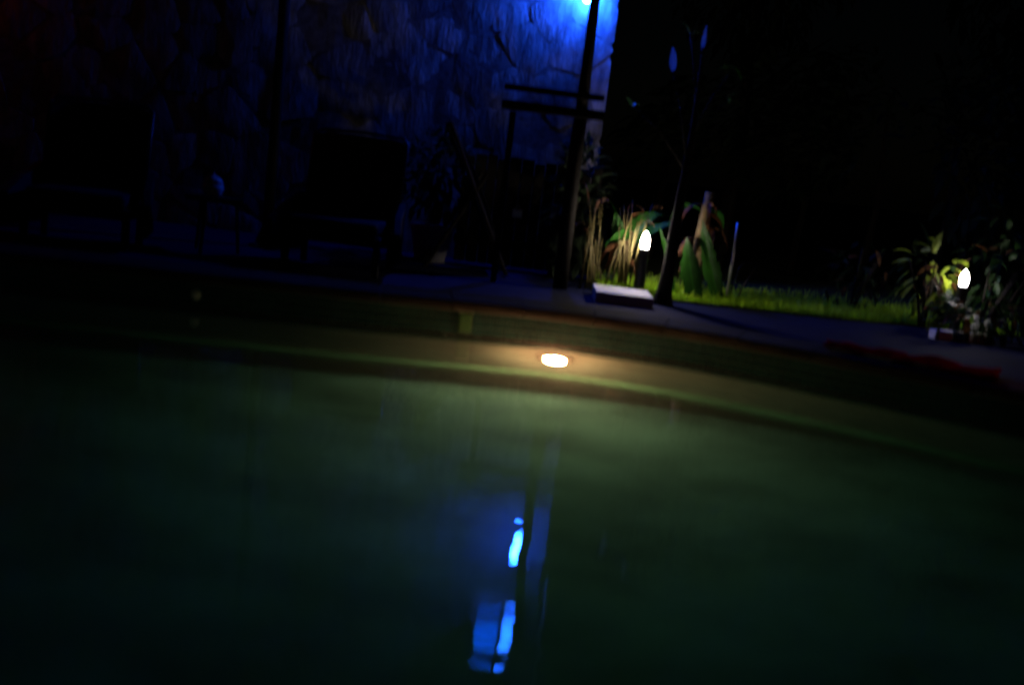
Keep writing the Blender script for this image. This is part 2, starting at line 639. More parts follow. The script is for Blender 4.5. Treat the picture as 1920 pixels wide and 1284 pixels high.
def lawn_y(x):
    for (xa, ya), (xb, yb) in zip(lawn_front, lawn_front[1:]):
        if xa <= x <= xb:
            return ya + (yb - ya) * (x - xa) / (xb - xa)
    return lawn_front[-1][1]


g = MB()
for i in range(26000):
    x = rnd.uniform(0.66, 5.0)
    y = lawn_y(x) + 0.012 + abs(rnd.gauss(0, 0.55))
    h = rnd.uniform(0.035, 0.08) * (1.5 if rnd.random() < 0.15 else 1.0)
    a = rnd.uniform(0, math.pi)
    w = rnd.uniform(0.0025, 0.0045)
    lx, ly = rnd.gauss(0, 0.25) * h, rnd.gauss(0, 0.25) * h
    cx, cy = math.cos(a) * w, math.sin(a) * w
    z = DECK + 0.008
    g.add([(x - cx, y - cy, z), (x + cx, y + cy, z), (x + cx * 0.7 + lx * 0.4, y + cy * 0.7 + ly * 0.4, z + h * 0.6),
           (x - cx * 0.7 + lx * 0.4, y - cy * 0.7 + ly * 0.4, z + h * 0.6), (x + lx, y + ly, z + h)],
          [(0, 1, 2, 3), (3, 2, 4)])
tag(g.build('grass', M['blade']), 'bright green grass blades along the lawn edge lit by garden lamps', 'grass', kind='stuff')


# ------------------------------------------------------------------ rubble-stone house wall
WX0, WX1, WZ0, WZ1, WY = -6.4, 0.60, DECK - 0.1, 5.2, 9.8
house = thing('stone_wall', (-2.9, 9.8, DECK), 'tall rubble stone wall washed by the blue wall lamp', 'wall')


def rel(o):
    o.parent = house
    o.matrix_parent_inverse = Matrix.Translation(house.location).inverted()
    return o


nx, nz = 17, 16
seeds = []
for iz in range(nz):
    for ix in range(nx):
        seeds.append(Vector((WX0 + (ix + 0.5 + (0.25 if iz % 2 else -0.25) + rnd.uniform(-0.46, 0.46)) * (WX1 - WX0) / nx,
                             WZ0 + (iz + 0.5 + rnd.uniform(-0.46, 0.46)) * (WZ1 - WZ0) / nz)))


def rock(x, z):
    """How far the rough face of the wall stands proud at a point."""
    v = 0.0
    for f, am in ((1.3, 0.022), (3.1, 0.014), (7.5, 0.009)):
        v += am * (0.5 + 0.5 * noise.noise(Vector((x * f * 1.25, 3.7 * f, z * f * 0.8))))
    return v


def clip(poly, p0, nrm):
    out = []
    for i in range(len(poly)):
        a, c = poly[i], poly[(i + 1) % len(poly)]
        da, dc = (a - p0).dot(nrm), (c - p0).dot(nrm)
        if da <= 0:
            out.append(a)
        if (da < 0) != (dc < 0) and abs(da - dc) > 1e-9:
            out.append(a.lerp(c, da / (da - dc)))
    return out


b = MB()
gx, gz = 84, 64
vs = []
for iz in range(gz + 1):
    for ix in range(gx + 1):
        x, z = WX0 + (WX1 - 0.015 - WX0) * ix / gx, WZ0 + (WZ1 - WZ0) * iz / gz
        vs.append((x, WY + 0.004 - rock(x, z), z))
fs = [(iz * (gx + 1) + ix, iz * (gx + 1) + ix + 1, (iz + 1) * (gx + 1) + ix + 1, (iz + 1) * (gx + 1) + ix)
      for iz in range(gz) for ix in range(gx)]
b.add(vs, fs)
b.box((WX0, WY + 0.03, WZ0), (WX1 - 0.016, WY + 0.6, WZ1))
rel(b.build('mortar_core', M['mortar']))

for i, s in enumerate(seeds):
    poly = [Vector((WX0, WZ0)), Vector((WX1, WZ0)), Vector((WX1, WZ1)), Vector((WX0, WZ1))]
    joint = rnd.uniform(0.0005, 0.004)
    for j, t in enumerate(seeds):
        if i == j or (t - s).length > 1.3:
            continue
        d = (t - s)
        poly = clip(poly, (s + t) / 2 - d.normalized() * joint, d.normalized())
        if len(poly) < 3:
            break
    if len(poly) < 3:
        continue
    cut = []
    for q in range(len(poly)):
        a, c = poly[q], poly[(q + 1) % len(poly)]
        if (a - c).length < 0.02:
            cut.append((a + c) / 2)
        else:
            cut += [a.lerp(c, 0.13), a.lerp(c, 0.87)]
    ctr = sum(cut, Vector((0, 0))) / len(cut)
    bulge = rnd.uniform(0.0, 0.006)
    tilt = Vector((rnd.uniform(-0.02, 0.02), rnd.uniform(-0.02, 0.02)))
    b = MB()
    m_ = len(cut)
    vs = []
    lift = rnd.uniform(-0.002, 0.005) if rnd.random() > 0.1 else 0.05
    for sc_, dy in ((1.0, 0.035), (1.0, 0.0), (1.0, 0.0), (0.66, -0.8), (0.34, -1.0)):
        for q in cut:
            w = ctr + (q - ctr) * sc_
            y = WY - rock(w.x, w.y) + max(dy, 0) + min(dy, 0) * bulge + lift + ((w - ctr).dot(tilt) if dy <= 0 else 0)
            vs.append((w.x, y, w.y))
    vs.append((ctr.x, WY - rock(ctr.x, ctr.y) - bulge + lift, ctr.y))
    fs = []
    for r in (0, 2, 3):      # the side and the face keep separate rims, so the edge stays crisp
        for q in range(m_):
            fs.append((r * m_ + q, r * m_ + (q + 1) % m_, (r + 1) * m_ + (q + 1) % m_, (r + 1) * m_ + q))
    for q in range(m_):
        fs.append((4 * m_ + q, 4 * m_ + (q + 1) % m_, 5 * m_))
    b.add(vs, fs)
    rel(b.build('stone', M['stone'], smooth=True))

# ------------------------------------------------------------------ blue wall lamp, canopy and cable over it
LAMP = Vector((0.30, 9.66, 2.70))
t = thing('wall_lamp', (LAMP.x, 9.74, LAMP.z), 'blue glowing upright capsule lamp on the stone wall behind the tall post', 'lamp')
b = MB()
b.box((-0.05, -0.02, -0.09), (0.05, 0.02, 0.09), bevel=0.008)
b.build('wall_plate', M['black_metal'], t)
MB().tube([(0, -0.02, 0.06), (0, -0.035, 0.17), (0, -0.07, 0.20), (0, -0.10, 0.17)], 0.011).build('bracket', M['black_metal'], t)
MB().lathe([(0.012, 0.0), (0.022, -0.004), (0.026, -0.028), (0.022, -0.034)], c=(0, -0.10, 0.172)).build('holder', M['black_metal'], t)
cap = [(0.05 * math.sin(a), -0.09 - 0.05 * math.cos(a)) for a in [0.1 + (math.pi / 2 - 0.1) * q / 7 for q in range(8)]]
cap += [(r, -z) for r, z in reversed(cap)]
MB().lathe(cap, seg=20, c=(0, -0.10, 0)).build('globe', M['bulb_blue'], t, smooth=True)

t = thing('small_window', (0.165, 9.72, 3.42), 'small blue lit window of ten panes high above the wall lamp', 'window')
b = MB()
for xa, xb, za, zb in ((-0.225, -0.185, -0.04, 0.60), (0.185, 0.225, -0.04, 0.60), (-0.184, 0.184, -0.04, -0.002), (-0.184, 0.184, 0.562, 0.60)):
    b.box((xa, -0.05, za), (xb, 0.06, zb), bevel=0.004)
b.build('frame', M['dark_wood'], t)
b = MB()
b.box((-0.25, -0.09, -0.075), (0.25, 0.06, -0.043), bevel=0.005)
b.build('sill', M['pale_wood'], t)
b = MB()
b.box((0.035, -0.03, 0.0), (0.065, 0.0, 0.56), bevel=0.003)
b.build('mullion', M['dark_wood'], t)
for q in range(4):
    b = MB()
    z = 0.112 * (q + 1)
    b.box((-0.183, -0.022, z - 0.015), (0.183, -0.004, z + 0.015), bevel=0.002)
    b.build('glazing_bar', M['dark_wood'], t)
for q in range(5):
    for k, (xa, xb) in enumerate(((-0.183, 0.034), (0.066, 0.183))):
        b = MB()
        b.box((xa, 0.004, q * 0.112 + 0.009), (xb, 0.010, q * 0.112 + 0.103))
        b.build('pane', M['pane_bright' if k else 'pane_dim'], t)

pts = []
for q in range(22):
    z = 3.05 + q * 0.085
    pts.append((0.64 + 0.022 * math.sin(q * 0.9) + 0.012 * math.sin(q * 2.1), 9.62, z))
o = MB().tube(pts, 0.019, seg=8).build('hanging_cable', M['pale_stone'], smooth=True)
tag(o, 'pale loose cable hanging down beside the stone wall corner', 'cable')

# ------------------------------------------------------------------ tall post with bar rails
t = thing('bar_rack', (0.325, 8.36, DECK), 'dark tall post carrying two horizontal wooden rails before the wall', 'rack')
b = MB()
b.tube([(0.012, 0, 0.0), (0.0, 0, 1.0), (0.002, 0, 1.3)], [0.055, 0.052, 0.05], seg=12)
b.tube([(0.002, 0, 1.3), (-0.002, 0, 2.0), (0.0, 0, 3.6)], [0.044, 0.036, 0.032], seg=12)
b.build('post', M['dark_wood'], t, smooth=True)
b = MB()
b.box((-0.56, -0.065, 1.36), (0.15, -0.032, 1.405), bevel=0.006)
b.build('rail', M['dark_wood'], t)
b = MB()
b.box((-0.56, -0.16, 1.225), (0.16, -0.056, 1.29), bevel=0.008)
b.build('counter', M['dark_wood'], t)
b = MB()
b.box((-0.50, -0.10, 0.0), (-0.455, -0.057, 1.22), bevel=0.005)
b.build('leg', M['dark_wood'], t)

t = thing('lamp_post', (-2.21, 8.72, DECK), 'slim dark post rising behind the two wicker armchairs', 'post')
MB().tube([(0, 0, 0.02), (0, 0, 1.6), (0, 0, 3.4)], [0.042, 0.04, 0.036], seg=12).build('shaft', M['dark_wood'], t, smooth=True)
MB().lathe([(0.13, 0.0), (0.13, 0.018), (0.06, 0.03), (0.045, 0.08)], seg=20).build('foot_plate', M['black_metal'], t)

# board screen against the wall base
t = thing('board_screen', (-0.03, 9.3, DECK), 'low dark timber board screen standing along the stone wall', 'screen')
x = -0.60
while x < 0.58:
    w = rnd.uniform(0.085, 0.11)
    b = MB()
    b.box((x, -0.012 + rnd.uniform(-0.004, 0.004), 0.03), (x + w, 0.012, 1.0 + rnd.uniform(-0.02, 0.02)), bevel=0.003)
    b.build('board', M['dark_wood'], t)
    x += w + 0.007
for z in (0.2, 0.8):
    b = MB()
    b.box((-0.62, 0.014, z), (0.60, 0.05, z + 0.07), bevel=0.004)
    b.build('cross_rail', M['dark_wood'], t)

# small pale sign plate on the screen
t = thing('notice_plate', (-0.095, 9.265, 0.62), 'small pale plate hanging on the dark board screen', 'plate')
b = MB()
b.box((-0.045, -0.012, -0.035), (0.045, 0.0, 0.035), bevel=0.004)
b.build('plate', M['pale_plastic'], t)
MB().tube([(-0.03, -0.006, 0.034), (0, 0.0, 0.075), (0.03, -0.006, 0.034)], 0.003, seg=5).build('hanger', M['steel'], t)


# ------------------------------------------------------------------ armchairs
def armchair(loc, rz, label):
    t = thing('wicker_armchair', loc, label, 'armchair', 'wicker armchairs on the pool deck', rz)
    # origin at the feet, front towards -y
    nb = 9
    b = MB()
    vs, fs = [], []
    for side in (0, 1):
        for iz in range(8):
            for ix in range(nb):
                u = ix / (nb - 1) * 2 - 1
                v = iz / 7
                zz = 0.30 + v * 0.62 - 0.025 * max(0, abs(u) - 0.8) / 0.2 * (v > 0.95)
                yy = 0.20 + v * 0.13 - 0.05 * u * u + (0.0 if side == 0 else 0.05)
                vs.append((u * 0.325, yy, zz))
    q = 8 * nb
    for iz in range(7):
        for ix in range(nb - 1):
            a = iz * nb + ix
            fs.append((a, a + 1, a + nb + 1, a + nb))
            fs.append((q + a, q + a + nb, q + a + nb + 1, q + a + 1))
    edge = ([iz * nb for iz in range(8)] + [7 * nb + ix for ix in range(1, nb)] +
            [iz * nb + nb - 1 for iz in range(6, -1, -1)] + [ix for ix in range(nb - 2, 0, -1)])
    for i in range(len(edge)):
        a, c = edge[i], edge[(i + 1) % len(edge)]
        fs.append((a, q + a, q + c, c))
    b.add(vs, fs)
    b.build('backrest', M['wicker'], t)
    MB().tube([(-0.33, 0.17, 0.3), (-0.335, 0.30, 0.90), (-0.30, 0.335, 0.935), (0, 0.375, 0.945), (0.30, 0.335, 0.935),
               (0.335, 0.30, 0.90), (0.33, 0.17, 0.3)], 0.014, seg=7).build('back_frame', M['black_metal'], t, smooth=True)
    for sx in (-1, 1):
        b = MB()
        prof = [(0.26, 0.50), (0.12, 0.46), (-0.10, 0.40), (-0.26, 0.31), (-0.33, 0.16)]
        vs, fs = [], []
        for i, (y, z) in enumerate(prof):
            flare = 0.012 + 0.12 * (i / 4) ** 1.4
            for th in (0.0, 0.045):
                vs.append((sx * (0.32 + flare + th), y, z))
                vs.append((sx * (0.32 + flare * 0.6 + th), y, 0.10))
        for i in range(len(prof) - 1):
            a = 4 * i
            fs += [(a, a + 4, a + 5, a + 1), (a + 2, a + 3, a + 7, a + 6), (a, a + 2, a + 6, a + 4), (a + 1, a + 5, a + 7, a + 3)]
        fs += [(0, 1, 3, 2), (16, 18, 19, 17)]
        b.add(vs, fs)
        b.build('armrest', M['wicker'], t)
    b = MB()
    b.box((-0.33, -0.30, 0.20), (0.33, 0.22, 0.27), bevel=0.01)
    b.build('seat_frame', M['wicker'], t)
    b = MB()
    b.box((-0.305, -0.31, 0.272), (0.305, 0.19, 0.36), bevel=0.03)
    b.build('seat_cushion', M['cushion'], t, smooth=True)
    for sx in (-1, 1):
        for y in (-0.27, 0.19):
            b = MB()
            b.box((sx * 0.31 - 0.022, y - 0.022, 0.0), (sx * 0.31 + 0.022, y + 0.022, 0.198), bevel=0.004)
            b.build('leg', M['wicker'], t)
    return t


armchair((-1.42, 7.91, DECK), R(-4), 'dark wicker armchair with blue rim light on its right edges')
armchair((-3.31, 7.63, DECK), R(10), 'dark wicker armchair in the red tinted shadow beside the round pot')

# round pot on a small side table between them
t = thing('side_table', (-2.45, 7.97, DECK), 'small dark round side table between the wicker armchairs', 'table')
MB().lathe([(0.20, 0.0), (0.205, 0.012), (0.20, 0.025)], seg=28, c=(0, 0, 0.36)).build('table_top', M['dark_wood'], t)
for q in range(3):
    a = q * 2.094 + 0.4
    MB().tube([(0.15 * math.cos(a), 0.15 * math.sin(a), 0.36), (0.18 * math.cos(a), 0.18 * math.sin(a), 0.0)], 0.013,
              seg=8).build('leg', M['dark_wood'], t)
t = thing('round_pot', (-2.47, 7.97, DECK + 0.386 * 1.13), 'pale round lidded pot catching blue light on the side table', 'pot')
MB().lathe([(0.035, 0.0), (0.06, 0.02), (0.072, 0.06), (0.066, 0.09)], seg=24).build('bowl', M['clay'], t, smooth=True)
b = MB()
b.lathe([(0.068, 0.091), (0.058, 0.118), (0.034, 0.138), (0.012, 0.145)], seg=24)
b.lathe([(0.008, 0.145), (0.012, 0.155), (0.006, 0.165)], seg=12)
b.build('lid', M['clay'], t, smooth=True)

# reclined deck chair seen from its side
t = thing('deck_chair', (-0.47, 8.85, DECK), 'folded wooden deck chair leaning with one edge lit blue', 'chair', rz=R(8))
for y in (-0.24, 0.24):
    MB().tube([(-0.26, y, 1.10), (0.28, y, 0.02)], 0.017, seg=8).build('back_rail', M['bark'], t)
    MB().tube([(0.05, y * 0.92, 0.75), (-0.34, y * 0.92, 0.02)], 0.016, seg=8).build('prop_rail', M['dark_wood'], t)
b = MB()
pts = [(-0.24 + 0.05 * math.sin(math.pi * q / 8) + 0.44 * q / 8, 1.06 - 0.88 * q / 8) for q in range(9)]
vs = []
for x, z in pts:
    vs += [(x, -0.21, z), (x, 0.21, z)]
b.add(vs, [(2 * q, 2 * q + 1, 2 * q + 3, 2 * q + 2) for q in range(8)])
s = b.build('sling', M['cushion'], t, smooth=True)
sm = s.modifiers.new('thick', 'SOLIDIFY')
sm.thickness = 0.006
for x, z in ((-0.255, 1.09), (0.27, 0.04)):
    MB().tube([(x, -0.24, z), (x, 0.24, z)], 0.013, seg=8).build('cross_bar', M['dark_wood'], t)

# ------------------------------------------------------------------ potted shrub by the wall
def leaf_cloud(name, mat, parent, c, rad, count, size, seed, mi_fn=None, hang=0.3, fold=0.3, mats=None):
    r = random.Random(seed)
    b = MB()
    for i in range(count):
        while True:
            q = Vector((r.uniform(-1, 1), r.uniform(-1, 1), r.uniform(-1, 1)))
            if 0.25 < q.length < 1.0:
                break
        q = Vector((q.x * rad[0], q.y * rad[1], q.z * rad[2]))
        if noise.noise(q * 3.0 / max(rad) + Vector((seed, 0, 0))) < -0.12:
            continue
        d = (q.normalized() + Vector((r.gauss(0, 0.6), r.gauss(0, 0.6), r.gauss(0, 0.4) - hang)))
        ln = size * r.uniform(0.6, 1.3)
        b.leaf(Vector(c) + q, d, ln, ln * r.uniform(0.28, 0.42), droop=0.7, fold=fold, n=3, roll=r.uniform(-0.6, 0.6),
               mi=(r.choice(mi_fn) if mi_fn else 0))
    return b.build(name, mats or mat, parent, smooth=True)


t = thing('potted_shrub', (-0.84, 9.2, DECK), 'dark bushy potted shrub standing before the dim stone wall', 'plant')
MB().lathe([(0.14, 0.0), (0.19, 0.28), (0.205, 0.30), (0.205, 0.335), (0.18, 0.335)], seg=24).build('pot', M['clay'], t, smooth=True)
MB().tube([(0, 0, 0.3), (0.02, 0.01, 0.6), (0, 0, 0.9)], [0.03, 0.022, 0.01], seg=8).build('stem', M['bark'], t)
leaf_cloud('foliage', M['hedge_leaf'], t, (0, 0, 0.78), (0.33, 0.3, 0.40), 520, 0.13, 5)


# ------------------------------------------------------------------ garden lamps
def garden_lamp(loc, bulb, label):
    t = thing('garden_lamp', loc, label, 'lamp', 'bollard lamps in the flower bed')
    h = 0.345
    MB().lathe([(0.05, 0.0), (0.05, 0.02), (0.040, 0.025), (0.040, h), (0.040, h + 0.004), (0.030, h + 0.022)], seg=20).build(
        'post', M['black_metal'], t)
    prof = []
    for q in range(13):
        a = q / 12
        prof.append((0.032 * math.sin(math.pi * (0.24 + 0.755 * a)) ** 0.6, 0.022 + h + 0.115 * a))
    MB().lathe(prof, seg=24).build('globe', bulb, t, smooth=True)
    return t


garden_lamp((0.995, 8.43, DECK), M['bulb_white'], 'glowing white bollard lamp beside the pale stone slab and canes')
garden_lamp((3.727, 8.6, DECK), M['bulb_cool'], 'glowing white bollard lamp half hidden in the leafy shrub by red flower')

# pale stone slab bench
b = MB()
b.box((0.60, 7.80, DECK - 0.01), (1.05, 8.27, DECK + 0.085), bevel=0.008)
o = b.build('stone_slab', M['pale_stone'])
tag(o, 'low pale stone slab lit brightly in front of the garden lamp', 'slab')

# ------------------------------------------------------------------ slender tree with flared base
t = thing('slender_tree', (1.17, 8.16, DECK), 'slender dark tree with flared trunk in front of garden lamp', 'tree')
MB().tube([(0.0, 0, -0.01), (0.0, 0, 0.03), (0.003, 0, 0.10), (0.008, 0, 0.25), (0.012, 0, 0.5), (0.02, 0.01, 0.75),
           (0.03, 0.01, 1.0), (0.035, 0.02, 1.3), (0.03, 0.02, 1.6), (0.02, 0.02, 1.80)],
          [0.085, 0.07, 0.056, 0.046, 0.04, 0.035, 0.027, 0.019, 0.012, 0.006], seg=12).build('trunk', M['bark'], t, smooth=True)
b = MB()
for a, bb in (((0.03, 0.01, 1.0), (-0.16, 0.05, 1.62)), ((0.034, 0.02, 1.2), (0.28, 0.15, 1.7)), ((0.03, 0.02, 1.4), (-0.05, 0.25, 1.9)),
              ((0.03, 0.01, 1.05), (0.2, -0.2, 1.45)), ((0.03, 0.01, 0.95), (-0.4, 0.1, 1.35))):
    a, bb = Vector(a), Vector(bb)
    mid = a.lerp(bb, 0.5) + Vector((0, 0, 0.05))
    b.tube([a, mid, bb], [0.009, 0.006, 0.003], seg=6)
b.build('branch', M['bark'], t, smooth=True)


def one_leaf(*a, mat=None, **k):
    bb = MB()
    bb.leaf(*a, **k)
    bb.build('leaf', mat or M['big_leaf'], t, smooth=True)


one_leaf((0.02, 0.02, 1.78), (0.02, 0.0, 1), 0.16, 0.035, droop=0.05, fold=0.2, n=6, roll=1.0, mat=M['glint_leaf'])
one_leaf((-0.16, 0.05, 1.62), (-0.12, 0.0, 1), 0.16, 0.06, droop=0.25, fold=0.15, n=6, roll=0.9, mat=M['glint_leaf'])
r2 = random.Random(3)
for c in ((0.28, 0.15, 1.7), (-0.05, 0.25, 1.9), (0.2, -0.2, 1.45), (-0.4, 0.1, 1.35)):
    for q in range(2):
        one_leaf(c, (r2.uniform(-1, 1), r2.uniform(-0.6, 1), r2.uniform(-0.3, 0.8)), r2.uniform(0.09, 0.15), 0.03, droop=0.8, n=5)

# ------------------------------------------------------------------ bed beside the wall: canes, banana plants, stake
def canes(loc, count, spread, hmax, label, seed, group):
    t = thing('cane_clump', loc, label, 'plant', group)
    r = random.Random(seed)
    for i in range(count):
        x, y = r.uniform(-spread, spread), r.uniform(-0.12, 0.12)
        h = hmax * r.uniform(0.45, 1.0)
        lx = r.uniform(-0.12, 0.10)
        MB().tube([(x, y, 0), (x + lx * 0.3, y, h * 0.45), (x + lx, y + r.uniform(-0.05, 0.05), h)],
                  [r.uniform(0.004, 0.010), r.uniform(0.004, 0.007), 0.0025], seg=7).build('cane', M['cane'], t, smooth=True)
        if r.random() < 0.6:
            b = MB()
            b.leaf((x + lx, y, h * 0.95), (r.uniform(-0.6, 0.6), r.uniform(-0.5, 0.2), 0.5), r.uniform(0.10, 0.22),
                   r.uniform(0.014, 0.04), droop=1.8, n=6)
            b.build('dry_leaf', M['dry_leaf'], t, smooth=True)
    return t


t = thing('shading_bush', (0.42, 9.0, DECK), 'dense dark bush added to shade the wall from the first garden lamp', 'bush')
MB().tube([(0, 0, 0), (0.01, 0, 0.4), (0, 0, 0.8)], [0.03, 0.02, 0.008], seg=7).build('stem', M['bark'], t)  # bush added to keep the garden lamp's light off the stone wall
leaf_cloud('foliage', M['hedge_leaf'], t, (0, 0, 0.62), (0.24, 0.17, 0.62), 900, 0.13, 77)

canes((0.72, 8.62, DECK), 22, 0.19, 0.70, 'clump of thin tan canes left of the first garden lamp', 4, 'cane clumps in the bed')
canes((1.92, 8.95, DECK), 3, 0.05, 0.5, 'few thin tan canes next to the upright steel stake', 8, 'cane clumps in the bed')


def banana(loc, leaves, dry, stem_h, stem_r, label, seed):
    t = thing('banana_plant', loc, label, 'plant', 'broad leaved plants in the bed')
    r = random.Random(seed)
    if stem_h:
        MB().tube([(0, 0, 0), (0.004, 0, stem_h * 0.25), (0.0, 0, stem_h * 0.6), (0.015, 0, stem_h)],
                  [stem_r * 1.2, stem_r, stem_r * 0.8, stem_r * 0.6], seg=12).build('stem', M['tan_stem'], t, smooth=True)
    for base, d, ln, wd, dr, rl in leaves:
        b = MB()
        b.leaf(base, d, ln, wd, droop=dr, fold=0.3, n=22, roll=rl, torn=0.25)
        b.build('leaf', M['big_leaf'], t, smooth=True)
    for q in range(dry):
        b = MB()
        b.leaf((r.uniform(-0.04, 0.04), r.uniform(-0.06, 0.0), stem_h * r.uniform(0.4, 0.9)), (r.uniform(-1, 1), -0.3, 0.2), r.uniform(0.16, 0.3),
               r.uniform(0.03, 0.06), droop=2.6, n=7, roll=r.uniform(-1, 1))
        b.build('dry_leaf', M['dry_leaf'], t, smooth=True)
    return t


banana((1.50, 8.76, DECK),
       [((0.0, -0.22, 0.0), (-0.34, -0.05, 1), 0.50, 0.17, -0.3, 1.35),
        ((0.20, -0.10, 0.0), (-0.42, -0.05, 1), 0.66, 0.14, -0.25, 1.3),
        ((-0.16, -0.05, 0.05), (-0.3, 0.15, 1), 0.5, 0.10, 0.3, 0.9),
        ((0.0, 0.05, 0.66), (-0.4, 0.5, 0.3), 0.4, 0.10, 1.8, 0.3),
        ((0.0, 0.05, 0.66), (0.5, 0.6, 0.3), 0.4, 0.10, 1.8, 0.2)],
       11, 0.82, 0.055, 'banana plant with tan trunk and two upright green leaves right of slender tree', 2)
banana((0.88, 8.76, DECK),
       [((-0.06, 0.0, 0.36), (-0.15, -0.1, 1), 0.24, 0.11, 1.2, 1.3),
        ((0.0, -0.06, 0.40), (-0.5, -0.4, 0.25), 0.26, 0.13, 1.6, 0.9),
        ((0.0, 0.0, 0.4), (0.4, 0.2, 0.8), 0.4, 0.12, 1.5, 0.9),
        ((-0.05, 0.05, 0.4), (-0.25, 0.3, 0.9), 0.4, 0.12, 1.2, 0.8),
        ((0.05, 0.1, 0.35), (0.75, 0.1, 0.8), 0.45, 0.11, 0.9, 0.5)],
       5, 0.46, 0.035, 'bushy broad leaved plant just behind the first garden lamp', 6)

o = MB().tube([(1.812, 8.8, DECK - 0.02), (1.808, 8.8, 0.45), (1.803, 8.8, 0.80)], [0.014, 0.013, 0.010], seg=10).build('garden_stake', M['steel'], smooth=True)
tag(o, 'slim pale steel stake upright in the lawn right of banana plant', 'stake')

# ------------------------------------------------------------------ shrubs round the second lamp
def shrub(name, loc, c, rad, count, size, mats, mix, label, seed, trunk=0.4, hang=0.6):
    t = thing(name, loc, label, 'shrub', 'shrubs round the second garden lamp')
    r = random.Random(seed)
    b = MB()
    for q in range(5):
        a = r.uniform(0, 6.28)
        b.tube([(0.02 * math.cos(a), 0.02 * math.sin(a), 0), (0.08 * math.cos(a), 0.08 * math.sin(a), trunk * 0.6),
                (0.2 * math.cos(a), 0.2 * math.sin(a), trunk * 1.3)], [0.014, 0.010, 0.004], seg=6)
    b.build('stem', M['bark'], t, smooth=True)
    leaf_cloud('foliage', None, t, c, rad, count, size, seed, mi_fn=mix, mats=mats, hang=hang)
    return t


shrub('yellow_shrub', (3.52, 8.75, DECK), (0, 0, 0.42), (0.22, 0.2, 0.28), 85, 0.16, [M['yellow_leaf'], M['shrub_leaf'], M['dry_leaf']],
      [0, 0, 0, 1, 2], 'yellow green leafy shrub left of the half hidden garden lamp', 21)
shrub('dark_shrub', (3.80, 8.32, DECK), (0, 0, 0.17), (0.40, 0.18, 0.16), 380, 0.12, [M['shrub_leaf'], M['dry_leaf']],
      [0, 0, 0, 0, 0, 1], 'dark low shrub in front of the half hidden garden lamp', 22)
shrub('tall_shrub', (4.20, 8.95, DECK), (0, 0, 0.55), (0.32, 0.3, 0.45), 150, 0.13, [M['shrub_leaf'], M['dry_leaf']],
      [0, 0, 0, 0, 0, 0, 1], 'tall dark shrub rising right of the half hidden lamp', 23)
shrub('brown_shrub', (3.05, 9.3, DECK), (0, 0, 0.30), (0.30, 0.25, 0.28), 110, 0.12, [M['dry_leaf'], M['shrub_leaf']],
      [0, 1, 1], 'sparse brown dry shrub farther left behind the lawn', 24)

t = thing('red_flower', (3.46, 8.5, DECK), 'single red flower low in the grass by the yellow shrub', 'flower')
MB().tube([(0, 0, 0), (0.005, 0, 0.1), (0, -0.01, 0.17)], 0.004, seg=6).build('stalk', M['cane'], t)
for q in range(6):
    a = q * math.pi / 3
    b = MB()
    b.leaf((0, -0.01, 0.165), (math.cos(a), math.sin(a), 0.6), 0.065, 0.05, droop=1.0, n=5)
    b.build('petal', M['petal'], t, smooth=True)

# pale kerb stones at the lawn edge, seen through the stems
for q in range(3):
    b = MB()
    b.box((-0.075, -0.05, 0), (0.075, 0.05, 0.075), bevel=0.008)
    o = b.build('edging_stone', M['pale_stone'], loc=(3.42 + q * 0.16, 8.12 + q * 0.035, DECK), smooth=False)
    o.rotation_euler = (0, 0, R(12 + rnd.uniform(-3, 3)))
    tag(o, ['pale edging stone at the bed rim, first of three', 'pale edging stone at the bed rim, middle of three',
            'pale edging stone at the bed rim, last of three'][q], 'edging stone', 'edging stones at the bed rim')
b = MB()
for q in range(26):
    x = 3.36 + rnd.uniform(0, 0.52)
    b.leaf((x, 8.03 + (x - 3.36) * 0.2, DECK), (rnd.uniform(-0.3, 0.3), -0.1, 1), rnd.uniform(0.12, 0.22), 0.014, droop=0.5, n=4)
t = thing('sedge_tuft', (3.6, 8.06, DECK), 'dark upright sedge stems before the pale edging stones', 'plant')
o = b.build('foliage', M['shrub_leaf'])
o.parent = t
o.matrix_parent_inverse = Matrix.Translation(t.location).inverted()


# ------------------------------------------------------------------ red light patches by the right rim, modelled as red cloth
def red_patch(c, l, w, rz, label, seed):
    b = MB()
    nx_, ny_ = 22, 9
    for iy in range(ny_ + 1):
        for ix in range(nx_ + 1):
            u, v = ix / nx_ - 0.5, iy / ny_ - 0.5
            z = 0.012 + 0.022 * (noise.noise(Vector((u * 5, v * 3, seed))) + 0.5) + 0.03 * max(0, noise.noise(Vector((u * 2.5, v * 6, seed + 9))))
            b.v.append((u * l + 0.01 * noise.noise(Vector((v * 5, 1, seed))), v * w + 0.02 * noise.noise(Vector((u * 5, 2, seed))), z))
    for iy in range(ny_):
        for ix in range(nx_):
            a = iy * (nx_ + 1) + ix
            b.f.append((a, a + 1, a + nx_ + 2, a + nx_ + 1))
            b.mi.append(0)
    o = b.build('red_light_patch', M['red_light_paint'], smooth=True, loc=c)
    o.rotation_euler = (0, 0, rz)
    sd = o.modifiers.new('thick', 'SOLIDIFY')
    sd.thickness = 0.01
    return tag(o, label, 'red_patch', 'red light patches by the pool rim')


red_patch((2.10, 5.99, 0.232), 0.46, 0.26, R(-25), 'dim red light patch built as cloth, farther from the rim corner', 1)
red_patch((2.50, 5.78, 0.232), 0.56, 0.34, R(-28), 'brighter red light patch built as cloth along the curved pool rim', 2)

# ------------------------------------------------------------------ pool light, and plates standing in for reflections on the wall
def wall_frame(s, z, d=-0.006):
    q = off(s, d)
    nn = outer_normal(s)
    tx = Vector((-nn.y, nn.x, 0))
    return Matrix(((tx.x, nn.x, 0, q.x), (tx.y, nn.y, 0, q.y), (0, 0, 1, z), (0, 0, 0, 1)))


